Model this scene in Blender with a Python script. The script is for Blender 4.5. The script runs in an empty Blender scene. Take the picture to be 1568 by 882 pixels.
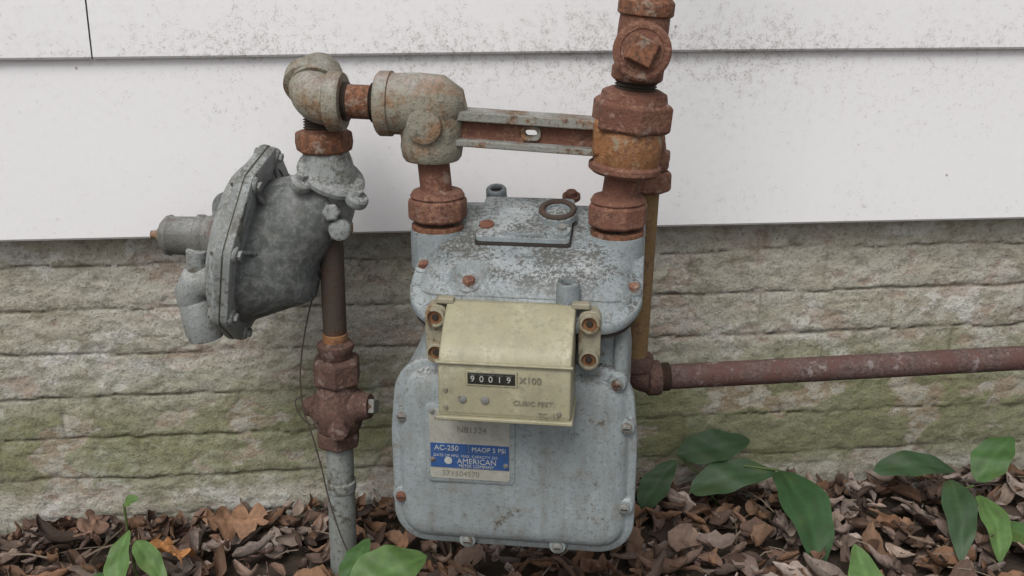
import bpy, bmesh, math, random
from mathutils import Vector, Matrix, noise
random.seed(7)
D=bpy.data
sc=bpy.context.scene
COL=sc.collection
rad=math.radians

# ---------------------------------------------------------------- materials
def new_mat(name):
    m=D.materials.new(name); m.use_nodes=True
    nt=m.node_tree; b=nt.nodes["Principled BSDF"]
    return m,nt,b
def noise_n(nt,vec,scale,detail=6,rough=.6,dist=0):
    n=nt.nodes.new('ShaderNodeTexNoise'); n.inputs['Scale'].default_value=scale
    n.inputs['Detail'].default_value=detail; n.inputs['Roughness'].default_value=rough
    n.inputs['Distortion'].default_value=dist
    nt.links.new(vec,n.inputs['Vector']); return n.outputs['Fac']
def ramp(nt,fac,a,b,ca=(0,0,0,1),cb=(1,1,1,1)):
    r=nt.nodes.new('ShaderNodeValToRGB'); r.color_ramp.elements[0].position=a; r.color_ramp.elements[1].position=b
    r.color_ramp.elements[0].color=ca; r.color_ramp.elements[1].color=cb
    nt.links.new(fac,r.inputs[0]); return r.outputs[0]
def mix(nt,fac,c1,c2):
    m=nt.nodes.new('ShaderNodeMix'); m.data_type='RGBA'
    for s,v in ((0,fac),(6,c1),(7,c2)):
        if isinstance(v,(int,float)): m.inputs[s].default_value=v
        elif isinstance(v,tuple): m.inputs[s].default_value=(v[0],v[1],v[2],1)
        else: nt.links.new(v,m.inputs[s])
    return m.outputs[2]
def math_n(nt,op,a,b=None,clamp=False):
    m=nt.nodes.new('ShaderNodeMath'); m.operation=op; m.use_clamp=clamp
    for i,v in enumerate((a,b)):
        if v is None: continue
        if isinstance(v,(int,float)): m.inputs[i].default_value=v
        else: nt.links.new(v,m.inputs[i])
    return m.outputs[0]
def objco(nt):
    t=nt.nodes.new('ShaderNodeTexCoord'); return t.outputs['Object']
def bump(nt,b,h,dist,strength=1.0):
    n=nt.nodes.new('ShaderNodeBump'); n.inputs['Distance'].default_value=dist; n.inputs['Strength'].default_value=strength
    nt.links.new(h,n.inputs['Height']); nt.links.new(n.outputs[0],b.inputs['Normal'])
def weathered(name,paint,rust=(.16,.065,.035),rust2=None,amt=.5,rough=.6,dirt=(.06,.06,.055),dirtamt=.35,bumpd=.0006,scale=1.0,topdirt=0.0,spec=.3,lichen=None,streak=0.0,width=.035):
    m,nt,b=new_mat(name); co=objco(nt)
    n1=noise_n(nt,co,22*scale,5,.68,.3); n2=noise_n(nt,co,160*scale,4,.7); n3=noise_n(nt,co,420*scale,2,.6)
    n4=noise_n(nt,co,9*scale,3,.6)
    rust2=rust2 or tuple(c*.45 for c in rust)
    rustc=mix(nt,ramp(nt,n2,.38,.62),rust,rust2)
    pc=mix(nt,ramp(nt,n4,.3,.7),paint,tuple(c*.80 for c in paint))
    f=math_n(nt,'ADD',math_n(nt,'MULTIPLY',n1,.72),math_n(nt,'MULTIPLY',n2,.28))
    e=.74-.48*amt
    rf=ramp(nt,f,e-width,e+width)
    c=mix(nt,rf,pc,rustc)
    if streak>0:
        mp=nt.nodes.new('ShaderNodeMapping'); mp.inputs['Scale'].default_value=(60,60,5); nt.links.new(co,mp.inputs[0])
        ns=noise_n(nt,mp.outputs[0],1,4,.65)
        c=mix(nt,math_n(nt,'MULTIPLY',ramp(nt,ns,.45,.75),streak),c,(.14,.135,.11))
        nb=noise_n(nt,co,34,5,.74)
        c=mix(nt,math_n(nt,'MULTIPLY',ramp(nt,nb,.51,.68),streak*.9),c,(.165,.15,.115))
        c=mix(nt,math_n(nt,'MULTIPLY',ramp(nt,nb,.30,.44,(1,1,1,1),(0,0,0,1)),streak*.5),c,(.46,.48,.47))
    df=ramp(nt,math_n(nt,'ADD',math_n(nt,'MULTIPLY',n3,.5),math_n(nt,'MULTIPLY',n2,.5)),.51,.64)
    c=mix(nt,math_n(nt,'MULTIPLY',df,dirtamt),c,dirt)
    if topdirt>0:
        g=nt.nodes.new('ShaderNodeNewGeometry'); s=nt.nodes.new('ShaderNodeSeparateXYZ'); nt.links.new(g.outputs['True Normal'],s.inputs[0])
        up=ramp(nt,s.outputs[2],.25,.85)
        n7=noise_n(nt,co,16,4,.6)
        c=mix(nt,math_n(nt,'MULTIPLY',math_n(nt,'MULTIPLY',up,ramp(nt,n7,.42,.62)),.42),c,(.48,.49,.49))
        n5=noise_n(nt,co,260,3,.8); n6=noise_n(nt,co,24,5,.75)
        sp=ramp(nt,math_n(nt,'ADD',math_n(nt,'MULTIPLY',n5,.58),math_n(nt,'MULTIPLY',n6,.46)),.49,.575)
        c=mix(nt,math_n(nt,'MULTIPLY',math_n(nt,'MULTIPLY',up,sp),topdirt),c,(.075,.073,.064))
    if lichen:
        n8=noise_n(nt,co,48,4,.6)
        c=mix(nt,ramp(nt,n8,.6,.66),c,lichen)
    nt.links.new(c,b.inputs['Base Color'])
    b.inputs['Roughness'].default_value=rough
    b.inputs['Specular IOR Level'].default_value=spec
    hh=math_n(nt,'ADD',n2,math_n(nt,'MULTIPLY',n3,.5))
    bump(nt,b,hh,bumpd)
    return m
def plain(name,c,rough=.5,metal=0,var=.15,bumpd=.0002):
    m,nt,b=new_mat(name); co=objco(nt)
    n=noise_n(nt,co,120,3,.6)
    nt.links.new(mix(nt,n,tuple(x*(1+var) for x in c),tuple(x*(1-var*2) for x in c)),b.inputs['Base Color'])
    b.inputs['Roughness'].default_value=rough; b.inputs['Metallic'].default_value=metal
    bump(nt,b,n,bumpd); return m

M_METER=weathered('meter_paint',(.275,.312,.322),rust=(.20,.175,.13),amt=.22,rough=.58,dirtamt=.42,bumpd=.0006,topdirt=.9,streak=.55)
M_LID=weathered('meter_lid_paint',(.25,.288,.302),rust=(.2,.13,.08),amt=.15,rough=.6,dirtamt=.45,bumpd=.0009,topdirt=.92,streak=.45)
M_REG=weathered('regulator_paint',(.27,.29,.285),rust=(.17,.165,.14),amt=.36,rough=.68,dirtamt=.55,bumpd=.0009,topdirt=.8,streak=.5)
M_REGTOP=weathered('regulator_casting',(.135,.147,.142),rust=(.29,.305,.295),rust2=(.19,.205,.198),amt=.48,rough=.78,dirtamt=.65,bumpd=.0018,topdirt=.3,scale=4.5,width=.06,streak=.25)
M_SPRING=weathered('spring_casting',(.15,.15,.135),rust=(.17,.09,.06),amt=.40,rough=.75,dirtamt=.6,bumpd=.0014,topdirt=.5)
M_RUST=weathered('rusty_iron',(.175,.078,.052),rust=(.10,.047,.036),rust2=(.27,.14,.09),amt=.5,rough=.88,bumpd=.0020,dirtamt=.6,dirt=(.045,.033,.03),lichen=(.27,.19,.15))
M_ORANGE=weathered('orange_rust',(.28,.125,.052),rust=(.13,.06,.04),rust2=(.35,.18,.08),amt=.48,rough=.88,bumpd=.0018,dirtamt=.6,dirt=(.07,.04,.03),lichen=(.25,.2,.14))
M_FIT=weathered('galvanised_fitting',(.27,.255,.20),rust=(.25,.13,.065),rust2=(.17,.12,.075),amt=.46,rough=.75,bumpd=.0016,dirtamt=.6,topdirt=.4,width=.05)
M_FITR=weathered('rusted_fitting',(.26,.22,.18),rust=(.23,.10,.055),amt=.62,rough=.8,bumpd=.0016,dirtamt=.5)
M_BAR=weathered('bar_paint',(.25,.25,.22),rust=(.25,.13,.06),amt=.46,rough=.75,bumpd=.0014,dirtamt=.5,topdirt=.5)
M_PIPER=weathered('red_brown_pipe',(.115,.058,.05),rust=(.055,.038,.036),rust2=(.16,.105,.09),amt=.52,rough=.75,bumpd=.0014,dirtamt=.75,dirt=(.03,.026,.025),lichen=(.20,.165,.16))
M_PIPEB=weathered('brown_pipe',(.065,.048,.037),rust=(.12,.06,.038),amt=.42,rough=.75,bumpd=.0012,dirtamt=.4)
M_PIPEY=weathered('ochre_pipe',(.22,.14,.06),rust=(.11,.06,.04),rust2=(.26,.17,.08),amt=.5,rough=.8,bumpd=.0010,dirtamt=.5,dirt=(.06,.045,.03))
M_PIPEG=weathered('grey_pipe',(.25,.27,.26),rust=(.15,.14,.11),amt=.36,rough=.6,bumpd=.0006,dirtamt=.4,streak=.4)
M_VALVE=weathered('valve_iron',(.105,.06,.048),rust=(.065,.042,.037),rust2=(.17,.095,.07),amt=.5,rough=.82,bumpd=.0020,dirtamt=.5,dirt=(.03,.025,.025),lichen=(.19,.14,.12))
M_STEEL=weathered('dull_bolt',(.2,.2,.185),rust=(.17,.09,.055),amt=.42,rough=.5,bumpd=.0005)
M_COUNT=weathered('yellowed_plastic_cover',(.34,.315,.21),rust=(.38,.355,.245),rust2=(.28,.26,.175),amt=.45,rough=.45,bumpd=.00015,dirtamt=.35,dirt=(.17,.155,.105),spec=.35,streak=.28)
M_EAR=weathered('yellowed_bracket',(.30,.275,.20),rust=(.26,.16,.08),amt=.36,rough=.55,bumpd=.0006,dirtamt=.45)
M_PLATE=plain('nameplate_metal',(.40,.395,.345),.5,.15,.22)
M_BLUE=plain('blue_enamel',(.032,.085,.24),.45)
M_TXTW=plain('pale_lettering',(.42,.43,.40),.5)
M_TXTD=plain('embossed_lettering',(.20,.19,.145),.5)
M_DARK=plain('counter_window',(.03,.03,.026),.2)
M_BRASS=plain('brass_seal',(.24,.11,.045),.65,.15,.4,.001)
M_HOLE=plain('dark_hollow',(.03,.022,.018),.9)
M_WIRE=plain('corroded_wire',(.06,.045,.035),.7)

def siding_mat():
    m,nt,b=new_mat('white_siding_paint'); co=objco(nt)
    n1=noise_n(nt,co,3,3,.6); n2=noise_n(nt,co,380,2,.7); n3=noise_n(nt,co,90,4,.7); n4=noise_n(nt,co,6,3,.6)
    c=mix(nt,n1,(.77,.765,.775),(.72,.71,.715))
    c=mix(nt,math_n(nt,'MULTIPLY',ramp(nt,n3,.5,.8),.12),c,(.5,.49,.48))
    at=nt.nodes.new('ShaderNodeAttribute'); at.attribute_name='mildew'
    th=math_n(nt,'ADD',math_n(nt,'MULTIPLY',n2,.55),math_n(nt,'MULTIPLY',n3,.45))
    th=math_n(nt,'ADD',th,math_n(nt,'MULTIPLY',math_n(nt,'SUBTRACT',n4,.5),.28))
    th=math_n(nt,'ADD',th,math_n(nt,'MULTIPLY',at.outputs['Fac'],.15))
    c=mix(nt,math_n(nt,'MULTIPLY',ramp(nt,th,.61,.75),.64),c,(.25,.23,.215))
    c=mix(nt,math_n(nt,'MULTIPLY',math_n(nt,'MULTIPLY',at.outputs['Fac'],ramp(nt,n3,.35,.7)),.22),c,(.36,.34,.31))
    v=nt.nodes.new('ShaderNodeTexVoronoi'); v.inputs['Scale'].default_value=19; nt.links.new(co,v.inputs['Vector'])
    c=mix(nt,math_n(nt,'MULTIPLY',ramp(nt,v.outputs['Distance'],.025,.05,(1,1,1,1),(0,0,0,1)),.7),c,(.15,.09,.06))
    nt.links.new(c,b.inputs['Base Color']); b.inputs['Roughness'].default_value=.6
    bump(nt,b,n3,.0003); return m
M_SIDING=siding_mat()
def brick_mat():
    m,nt,b=new_mat('peeling_painted_brick'); co=objco(nt)
    mp=nt.nodes.new('ShaderNodeMapping'); mp.inputs['Scale'].default_value=(1,1,1.5); nt.links.new(co,mp.inputs[0]); st=mp.outputs[0]
    a=nt.nodes.new('ShaderNodeAttribute'); a.attribute_name='joint'
    p=nt.nodes.new('ShaderNodeAttribute'); p.attribute_name='peel'
    al=nt.nodes.new('ShaderNodeAttribute'); al.attribute_name='algae'
    n1=noise_n(nt,st,6,5,.65,.5); n2=noise_n(nt,st,26,6,.76); n3=noise_n(nt,co,240,3,.75); n4=noise_n(nt,st,8,7,.72,.3); n5=noise_n(nt,co,80,5,.74); n6=noise_n(nt,st,13,6,.72,.4)
    c=mix(nt,ramp(nt,n1,.35,.65),(.46,.445,.39),(.37,.35,.28))
    c=mix(nt,math_n(nt,'MULTIPLY',ramp(nt,n4,.555,.575),.75),c,(.55,.54,.51))
    c=mix(nt,math_n(nt,'MULTIPLY',ramp(nt,n6,.55,.64),.55),c,(.26,.225,.165))
    f=math_n(nt,'ADD',al.outputs['Fac'],math_n(nt,'MULTIPLY',math_n(nt,'SUBTRACT',n2,.5),1.1))
    f=math_n(nt,'ADD',f,math_n(nt,'MULTIPLY',math_n(nt,'SUBTRACT',n1,.5),.8))
    c=mix(nt,math_n(nt,'MULTIPLY',ramp(nt,f,.20,.85),.80),c,(.18,.19,.085))
    dk=ramp(nt,math_n(nt,'ADD',math_n(nt,'MULTIPLY',n2,.5),math_n(nt,'MULTIPLY',n5,.5)),.49,.62)
    c=mix(nt,math_n(nt,'MULTIPLY',dk,.58),c,(.145,.135,.095))
    c=mix(nt,math_n(nt,'MULTIPLY',p.outputs['Fac'],.6),c,mix(nt,ramp(nt,n2,.45,.55),(.30,.215,.165),(.48,.45,.41)))
    c=mix(nt,math_n(nt,'MULTIPLY',a.outputs['Fac'],.78),c,(.075,.068,.042))
    c=mix(nt,math_n(nt,'MULTIPLY',ramp(nt,n3,.55,.66),.6),c,(.10,.09,.065))
    nt.links.new(c,b.inputs['Base Color']); b.inputs['Roughness'].default_value=.92; b.inputs['Specular IOR Level'].default_value=.15
    bump(nt,b,math_n(nt,'ADD',n5,math_n(nt,'MULTIPLY',n3,.6)),.0036); return m
M_BRICK=brick_mat()
def attr_mat(name,rough,trans=0,bs=150,bd=.0004,mul=.25,spec=.3):
    m,nt,b=new_mat(name); co=objco(nt)
    a=nt.nodes.new('ShaderNodeAttribute'); a.attribute_name='col'
    n=noise_n(nt,co,bs,3,.65)
    c=mix(nt,math_n(nt,'MULTIPLY',ramp(nt,n,.35,.7),mul),a.outputs['Color'],(.03,.025,.015))
    nt.links.new(c,b.inputs['Base Color']); b.inputs['Roughness'].default_value=rough
    b.inputs['Specular IOR Level'].default_value=spec
    if trans>0:
        tr=nt.nodes.new('ShaderNodeBsdfTranslucent'); nt.links.new(c,tr.inputs[0])
        ms=nt.nodes.new('ShaderNodeMixShader'); ms.inputs[0].default_value=trans
        nt.links.new(b.outputs[0],ms.inputs[1]); nt.links.new(tr.outputs[0],ms.inputs[2])
        nt.links.new(ms.outputs[0],nt.nodes['Material Output'].inputs[0])
    bump(nt,b,n,bd); return m
M_LITTER=attr_mat('dry_leaves',.75,0,180,.001,.4)
M_GREEN=attr_mat('green_leaf',.5,.2,90,.0005,.3,.3)
def soil():
    m,nt,b=new_mat('soil'); co=objco(nt); n=noise_n(nt,co,40,6,.7)
    nt.links.new(mix(nt,n,(.03,.02,.015),(.09,.065,.045)),b.inputs['Base Color']); b.inputs['Roughness'].default_value=.95
    bump(nt,b,n,.01); return m
M_SOIL=soil()

# ---------------------------------------------------------------- geometry helpers
O=Vector((.1105,-.23,0)); ML=Matrix.Translation(O)@Matrix.Rotation(rad(-12),4,'Z')
def empty(name,mat=None):
    e=D.objects.new(name,None); COL.objects.link(e); e.empty_display_size=.05
    if mat is not None: e.matrix_world=mat
    return e
def obj(name,verts,faces,mat,parent=None,smooth=True,bevel=0,seg=2,sharp=None):
    me=D.meshes.new(name); me.from_pydata([tuple(v) for v in verts],[],faces); me.update()
    bm=bmesh.new(); bm.from_mesh(me); bmesh.ops.recalc_face_normals(bm,faces=bm.faces); bm.to_mesh(me); bm.free()
    for p in me.polygons: p.use_smooth=smooth
    if mat: me.materials.append(mat)
    o=D.objects.new(name,me); COL.objects.link(o)
    if parent: o.parent=parent
    if bevel>0:
        b=o.modifiers.new('b','BEVEL'); b.width=bevel; b.segments=seg; b.limit_method='ANGLE'; b.angle_limit=rad(28); b.harden_normals=True
    elif smooth: me.set_sharp_from_angle(angle=rad(sharp or 38))
    return o
def basis(axis):
    a=Vector(axis).normalized()
    h=Vector((0,0,1)) if abs(a.z)<.9 else Vector((1,0,0))
    u=h.cross(a).normalized(); v=a.cross(u); return a,u,v
def lathe(name,prof,org,axis,mat,parent=None,seg=40,rot=0,bevel=0,cap=True,sharp=None):
    a,u,v=basis(axis); org=Vector(org); vs=[];fs=[]
    for t,r in prof:
        for i in range(seg):
            an=2*math.pi*i/seg+rot; vs.append(org+a*t+(u*math.cos(an)+v*math.sin(an))*r)
    for k in range(len(prof)-1):
        for i in range(seg):
            j=(i+1)%seg; fs.append((k*seg+i,k*seg+j,(k+1)*seg+j,(k+1)*seg+i))
    if cap:
        fs.append(tuple(range(seg))); n=(len(prof)-1)*seg; fs.append(tuple(range(n,n+seg)))
    return obj(name,vs,fs,mat,parent,True,bevel,2,sharp)
def cyl(name,p0,p1,r,mat,parent=None,seg=32,bevel=.0012,r1=None,rot=0):
    p0=Vector(p0);p1=Vector(p1);L=(p1-p0).length
    return lathe(name,[(0,r),(L,r1 if r1 is not None else r)],p0,p1-p0,mat,parent,seg,rot,bevel)
def hexnut(name,c,axis,r,h,mat,parent,rot=0,sides=6):
    a=Vector(axis).normalized(); c=Vector(c)
    return lathe(name,[(-h/2,r*.88),(-h/2+h*.12,r),(h/2-h*.12,r),(h/2,r*.88)],c,a,mat,parent,sides,rot,min(.0018,r*.08))
def threads(name,c,axis,r,h,mat,parent,n=5):
    pr=[]
    for i in range(n):
        pr+=[(h*i/n-h/2,r*.92),(h*(i+.5)/n-h/2,r*1.05)]
    pr.append((h/2,r*.92))
    return lathe(name,pr,c,axis,mat,parent,32,sharp=20)
def sweep(name,pts,rs,mat,parent=None,seg=32,bevel=0,cap=True,flat=1.0):
    pts=[Vector(p) for p in pts]; n=len(pts); vs=[];fs=[]
    if isinstance(rs,(int,float)): rs=[rs]*n
    T=[(pts[min(i+1,n-1)]-pts[max(i-1,0)]).normalized() for i in range(n)]
    a,u,v=basis(T[0])
    for i in range(n):
        u=(u-T[i]*u.dot(T[i])).normalized(); v=T[i].cross(u)
        for k in range(seg):
            an=2*math.pi*k/seg; vs.append(pts[i]+(u*math.cos(an)+v*math.sin(an)*flat)*rs[i])
    for i in range(n-1):
        for k in range(seg):
            j=(k+1)%seg; fs.append((i*seg+k,i*seg+j,(i+1)*seg+j,(i+1)*seg+k))
    if cap: fs.append(tuple(range(seg))); fs.append(tuple(range((n-1)*seg,n*seg)))
    return obj(name,vs,fs,mat,parent,True,bevel,2,50)
def elbow(name,c,d1,d2,r,leg,mat,parent,collar=1.16,cl=.016):
    c=Vector(c); d1=Vector(d1).normalized(); d2=Vector(d2).normalized()
    p0=c+d1*leg; p3=c+d2*leg; pts=[]
    for i in range(15):
        t=i/14; pts.append(p0*(1-t)**3+3*(c+d1*leg*.25)*t*(1-t)**2+3*(c+d2*leg*.25)*t*t*(1-t)+p3*t**3)
    sweep(name+'_bend',pts,r,mat,parent,32)
    for k,d in enumerate((d1,d2)):
        lathe(name+'_collar_%d'%(k+1),[(leg-cl,r*.98),(leg-cl+.003,r*collar),(leg+.001,r*collar),(leg+.004,r*(collar-.06)),(leg+.004,r*.6)],c,d,mat,parent,36,0,.0008)
def rrect(x0,x1,y0,y1,r,n=8):
    out=[]
    for cx,cy,a0 in ((x1-r,y1-r,0),(x0+r,y1-r,90),(x0+r,y0+r,180),(x1-r,y0+r,270)):
        for i in range(n+1):
            a=rad(a0+90*i/n); out.append((cx+r*math.cos(a),cy+r*math.sin(a)))
    return out
def dense(loop,n=144):
    L=[0]
    for i in range(len(loop)):
        a=loop[i];b=loop[(i+1)%len(loop)]; L.append(L[-1]+math.hypot(b[0]-a[0],b[1]-a[1]))
    out=[];k=0
    for i in range(n):
        t=L[-1]*i/n
        while L[k+1]<t: k+=1
        a=loop[k];b=loop[(k+1)%len(loop)]; f=(t-L[k])/max(1e-9,L[k+1]-L[k])
        out.append((a[0]+(b[0]-a[0])*f,a[1]+(b[1]-a[1])*f))
    return out
def loft(name,rings,mat,parent=None,bevel=0,sharp=40,capa=True,capb=True):
    n=len(rings[0]); vs=[p for r in rings for p in r]; fs=[]
    for k in range(len(rings)-1):
        for i in range(n):
            j=(i+1)%n; fs.append((k*n+i,k*n+j,(k+1)*n+j,(k+1)*n+i))
    if capa: fs.append(tuple(range(n)))
    if capb: fs.append(tuple(range((len(rings)-1)*n,len(rings)*n)))
    return obj(name,vs,fs,mat,parent,True,bevel,2,sharp)
def box(name,x0,x1,y0,y1,z0,z1,mat,parent=None,bevel=.001):
    vs=[(x,y,z) for x in (x0,x1) for y in (y0,y1) for z in (z0,z1)]
    fs=[(0,1,3,2),(4,6,7,5),(0,4,5,1),(2,3,7,6),(0,2,6,4),(1,5,7,3)]
    return obj(name,vs,fs,mat,parent,True,bevel)
def text(name,s,x,y,z,size,mat,parent,ext=.0004,align='LEFT'):
    cu=D.curves.new(name,'FONT'); cu.body=s; cu.size=size; cu.extrude=ext; cu.align_x=align
    t=D.objects.new(name,cu); COL.objects.link(t)
    bpy.context.view_layer.update()
    me=D.meshes.new_from_object(t.evaluated_get(bpy.context.evaluated_depsgraph_get())); D.objects.remove(t)
    me.materials.clear(); me.materials.append(mat)
    o=D.objects.new(name,me); COL.objects.link(o); o.parent=parent
    o.location=(x,y,z); o.rotation_euler=(rad(90),0,0); return o
def tor(name,c,axis,R,r,mat,parent):
    a,u,v=basis(axis); n=36;m=10; vs=[];fs=[]
    for i in range(n):
        A_=2*math.pi*i/n; d=u*math.cos(A_)+v*math.sin(A_)
        for k in range(m):
            B_=2*math.pi*k/m; vs.append(Vector(c)+d*(R+r*math.cos(B_))+a*r*math.sin(B_))
    for i in range(n):
        for k in range(m):
            fs.append((i*m+k,((i+1)%n)*m+k,((i+1)%n)*m+(k+1)%m,i*m+(k+1)%m))
    return obj(name,vs,fs,mat,parent,True,0,2,180)

# ---------------------------------------------------------------- house wall
house=empty('house_wall')
laps=[.434+.24*i for i in range(9)]
for i,z0 in enumerate(laps):
    segs=[(-3.2,3.4)]
    if i==1: segs=[(-3.2,-.4195),(-.4175,3.4)]
    for k,(xa,xb) in enumerate(segs):
        nx=max(2,int((xb-xa)/.03)); zs=[0,.003,.02,.05,.09,.13,.17,.21,.252]
        vs=[];fs=[];mil=[]
        for a in range(nx+1):
            x=xa+(xb-xa)*a/nx
            wob=.0012*noise.noise((x*1.7,i*3.1,0))
            for h in zs:
                y=-.010+.013*h/.252+wob+(.0025 if h==0 else 0); vs.append((x,y,z0+h+(-.003*noise.noise((x*.9,7+i,0)) if h<.01 else 0)))
                g=math.exp(-((x-.25)/.5)**2)
                mil.append(max(0,(1.0-h/.09))*(.5+.5*g) if i==1 else (g*.9*max(0,(h-.12)/.12) if i==0 else .3))
        nz=len(zs)
        for a in range(nx):
            for b in range(nz-1):
                q=a*nz+b; fs.append((q,q+nz,q+nz+1,q+1))
        base=len(vs)
        for a in range(nx+1):
            x=xa+(xb-xa)*a/nx; v=vs[a*nz]; vs.append((x,.035,v[2]+.001)); mil.append(1)
        for a in range(nx): fs.append((a*nz,base+a,base+a+1,(a+1)*nz))
        o=obj('siding_board_%d_%d'%(i+1,k+1),vs,fs,M_SIDING,house,True,0,2,40)
        at=o.data.attributes.new('mildew','FLOAT','POINT')
        for q,mv in enumerate(mil): at.data[q].value=mv
box('siding_backing',-3.2,3.4,.04,.16,.43,2.62,M_SIDING,house,0)

def fnoise(x,y,z=0,o=5):
    return noise.fractal((x,y,z),1.0,2.0,o)
def sstep(a,b,x):
    t=max(0,min(1,(x-a)/(b-a))); return t*t*(3-2*t)
def fheight(x,z):
    rag=.0036*fnoise(x*18,z*9,4,6)
    zz=z+.0050*noise.noise((x*1.5,z*1.2,3))+rag
    CH=.0665; c=math.floor((zz+.014)/CH); f=(zz+.014)/CH-c
    dlo=f*CH; dhi=(1-f)*CH; dj=min(dlo,dhi)
    off=.1*(c%2)+.013*noise.noise((c*1.7,4.4,0)); bx=(x+off+3+1.2*rag)/.205; fx=bx-math.floor(bx); dx=min(fx,1-fx)*.205
    bi=math.floor(bx)
    js=max(0,min(1,.40+1.9*noise.noise((x*6,c*2.3,1))+.8*noise.noise((x*34,c*2.3,7))))
    w=.0016+.0030*max(0,noise.noise((x*18,c,5)))
    jb=math.exp(-(dj/w)**2)*js
    lips=0
    for q,(o_,am,ww) in enumerate(((.019,.009,.0014),(.038,.010,.0011))):
        zl=zz+.014+o_+am*noise.noise((x*6,c*9.1+q*31,q))+.8*rag; fl=(zl/CH-math.floor(zl/CH))*CH
        lips=max(lips,math.exp(-(min(fl,CH-fl)/ww)**2)*max(0,min(1,-.35+2.4*noise.noise((x*9,c*4.7+q*11,3)))))
    jv=math.exp(-(dx/.0026)**2)*.6*max(0,min(1,.3+1.5*noise.noise((bi*3.7,c*5.1,2))))
    # short cracks and flaked edges that break the straight lines
    cr=fnoise(x*13,z*17,21,5); crack=math.exp(-(cr/.020)**2)*max(0,min(1,-.3+2.2*noise.noise((x*6,z*9,33))))
    j=max(jb,jv,lips*.7,crack*.75)
    h=-.0044*jb-.0022*jv-.0018*lips-.0016*crack
    h+=.0018*noise.noise((bi*7.3,c*3.9,0))
    h+=.0026*fnoise(x*6,z*8,1,3)
    t=fnoise(x*10+3,z*17,6,7)
    peel=sstep(.24,.28,t)
    h-=.0012*peel
    h+=.0022*fnoise(x*45,z*60,9,4)
    h+=.0028*(1-math.exp(-dlo/.006))*(1-f)
    return h,min(1,j),peel
xs=[-3.2,-2.6,-2.1,-1.7,-1.4,-1.2]; x=-1.05
while x<1.25: xs.append(x); x+=.0027
xs+=[1.3,1.4,1.6,1.9,2.3,2.8,3.4]
nz=190; vs=[];fs=[];J=[];P=[];A=[]
for x in xs:
    for k in range(nz):
        z=-.06+.515*k/(nz-1); h,j,p=fheight(x,z)
        vs.append((x,.030-h,z)); J.append(j);P.append(p)
        a=math.exp(-((z-.10)/.095)**2)*(.66+.45*noise.noise((x*2.2,1,1)))+.26*math.exp(-((z-.2)/.14)**2)
        a+=.40*math.exp(-((x-.5)/.3)**2)*math.exp(-((z-.12)/.08)**2)
        if z<.03: a*=.55
        A.append(a)
for a in range(len(xs)-1):
    for b in range(nz-1):
        q=a*nz+b; fs.append((q,q+nz,q+nz+1,q+1))
fo=obj('brick_foundation',vs,fs,M_BRICK,house,True,0,2,180)
for nm,L in (('joint',J),('peel',P),('algae',A)):
    at=fo.data.attributes.new(nm,'FLOAT','POINT'); at.data.foreach_set('value',L)

# ---------------------------------------------------------------- ground and leaves
def gz(x,y): return .010*noise.noise((x*2.3,y*2.3,0))-.014-.030*sstep(.1,-.7,x)
vs=[];fs=[]
gx=[-60,-20,-8,-4]+[-2+.08*i for i in range(56)]+[4,8,20,60]
gy=[-60,-20,-8,-4]+[-2+.08*i for i in range(28)]+[1,4,20,60]
for x in gx:
    for y in gy: vs.append((x,y,gz(x,y)-.012))
for a in range(len(gx)-1):
    for b in range(len(gy)-1):
        q=a*len(gy)+b; fs.append((q,q+len(gy),q+len(gy)+1,q+1))
obj('ground',vs,fs,M_SOIL,None)

LP=[(.17,.105,.078),(.24,.165,.13),(.11,.068,.052),(.31,.235,.19),(.20,.115,.078),(.26,.155,.10),(.13,.088,.072),(.37,.30,.26),(.075,.05,.04),(.28,.21,.18),(.22,.12,.07)]
vs=[];fs=[];cols=[]
def dry_leaf(cx,cy,cz,L,W,az,tilt,roll,curl,fold,col):
    R=Matrix.Rotation(az,3,'Z')@Matrix.Rotation(tilt,3,'Y')@Matrix.Rotation(roll,3,'X')
    b=len(vs); nu,nv=8,5; bend=random.uniform(-1,1)*.25; tw=random.uniform(-1,1)*1.3; skew=random.uniform(.7,1.3); lc=random.uniform(-.5,1.6)
    for i in range(nu):
        u=i/(nu-1); w=W*math.sin(math.pi*(u**skew*.92+.04))**.8*(1+random.uniform(-.2,.2))
        T=Matrix.Rotation(tw*(u-.5),3,'X')
        for k in range(nv+1):
            v=(k/nv-.5)*2
            ang=curl*v
            p=Vector((0, math.sin(ang)/max(curl,.01)*w*.5, (1-math.cos(ang))*w*.5/max(curl,.01)+abs(v)*fold*w+random.uniform(-.001,.001)))
            p=T@p; p.x+=(u-.5)*L; p.y+=bend*L*(u-.5)**2*2; p.z+=lc*L*(u-.5)**2
            vs.append(R@p+Vector((cx,cy,cz)))
            s=random.uniform(.85,1.1)*(.75 if abs(v)<.25 else 1.0)
            cols.append((col[0]*s,col[1]*s,col[2]*s,1))
    for i in range(nu-1):
        for k in range(nv):
            q=b+i*(nv+1)+k; fs.append((q,q+1,q+nv+2,q+nv+1))
for i in range(5600):
    x=random.uniform(-1.15,1.45); y=.015-random.random()**1.1*.95
    c=random.choice(LP); k=random.uniform(.6,1.35); c=tuple(v*k for v in c)
    L=random.uniform(.018,.055) if random.random()<.85 else random.uniform(.05,.08); lay=random.random()
    dry_leaf(x,y,gz(x,y)+.001+.024*lay,L,L*random.uniform(.35,.68),random.uniform(0,6.28),random.gauss(0,.3),random.gauss(0,.4),random.uniform(.4,2.4),random.uniform(0,.3),c)
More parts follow.
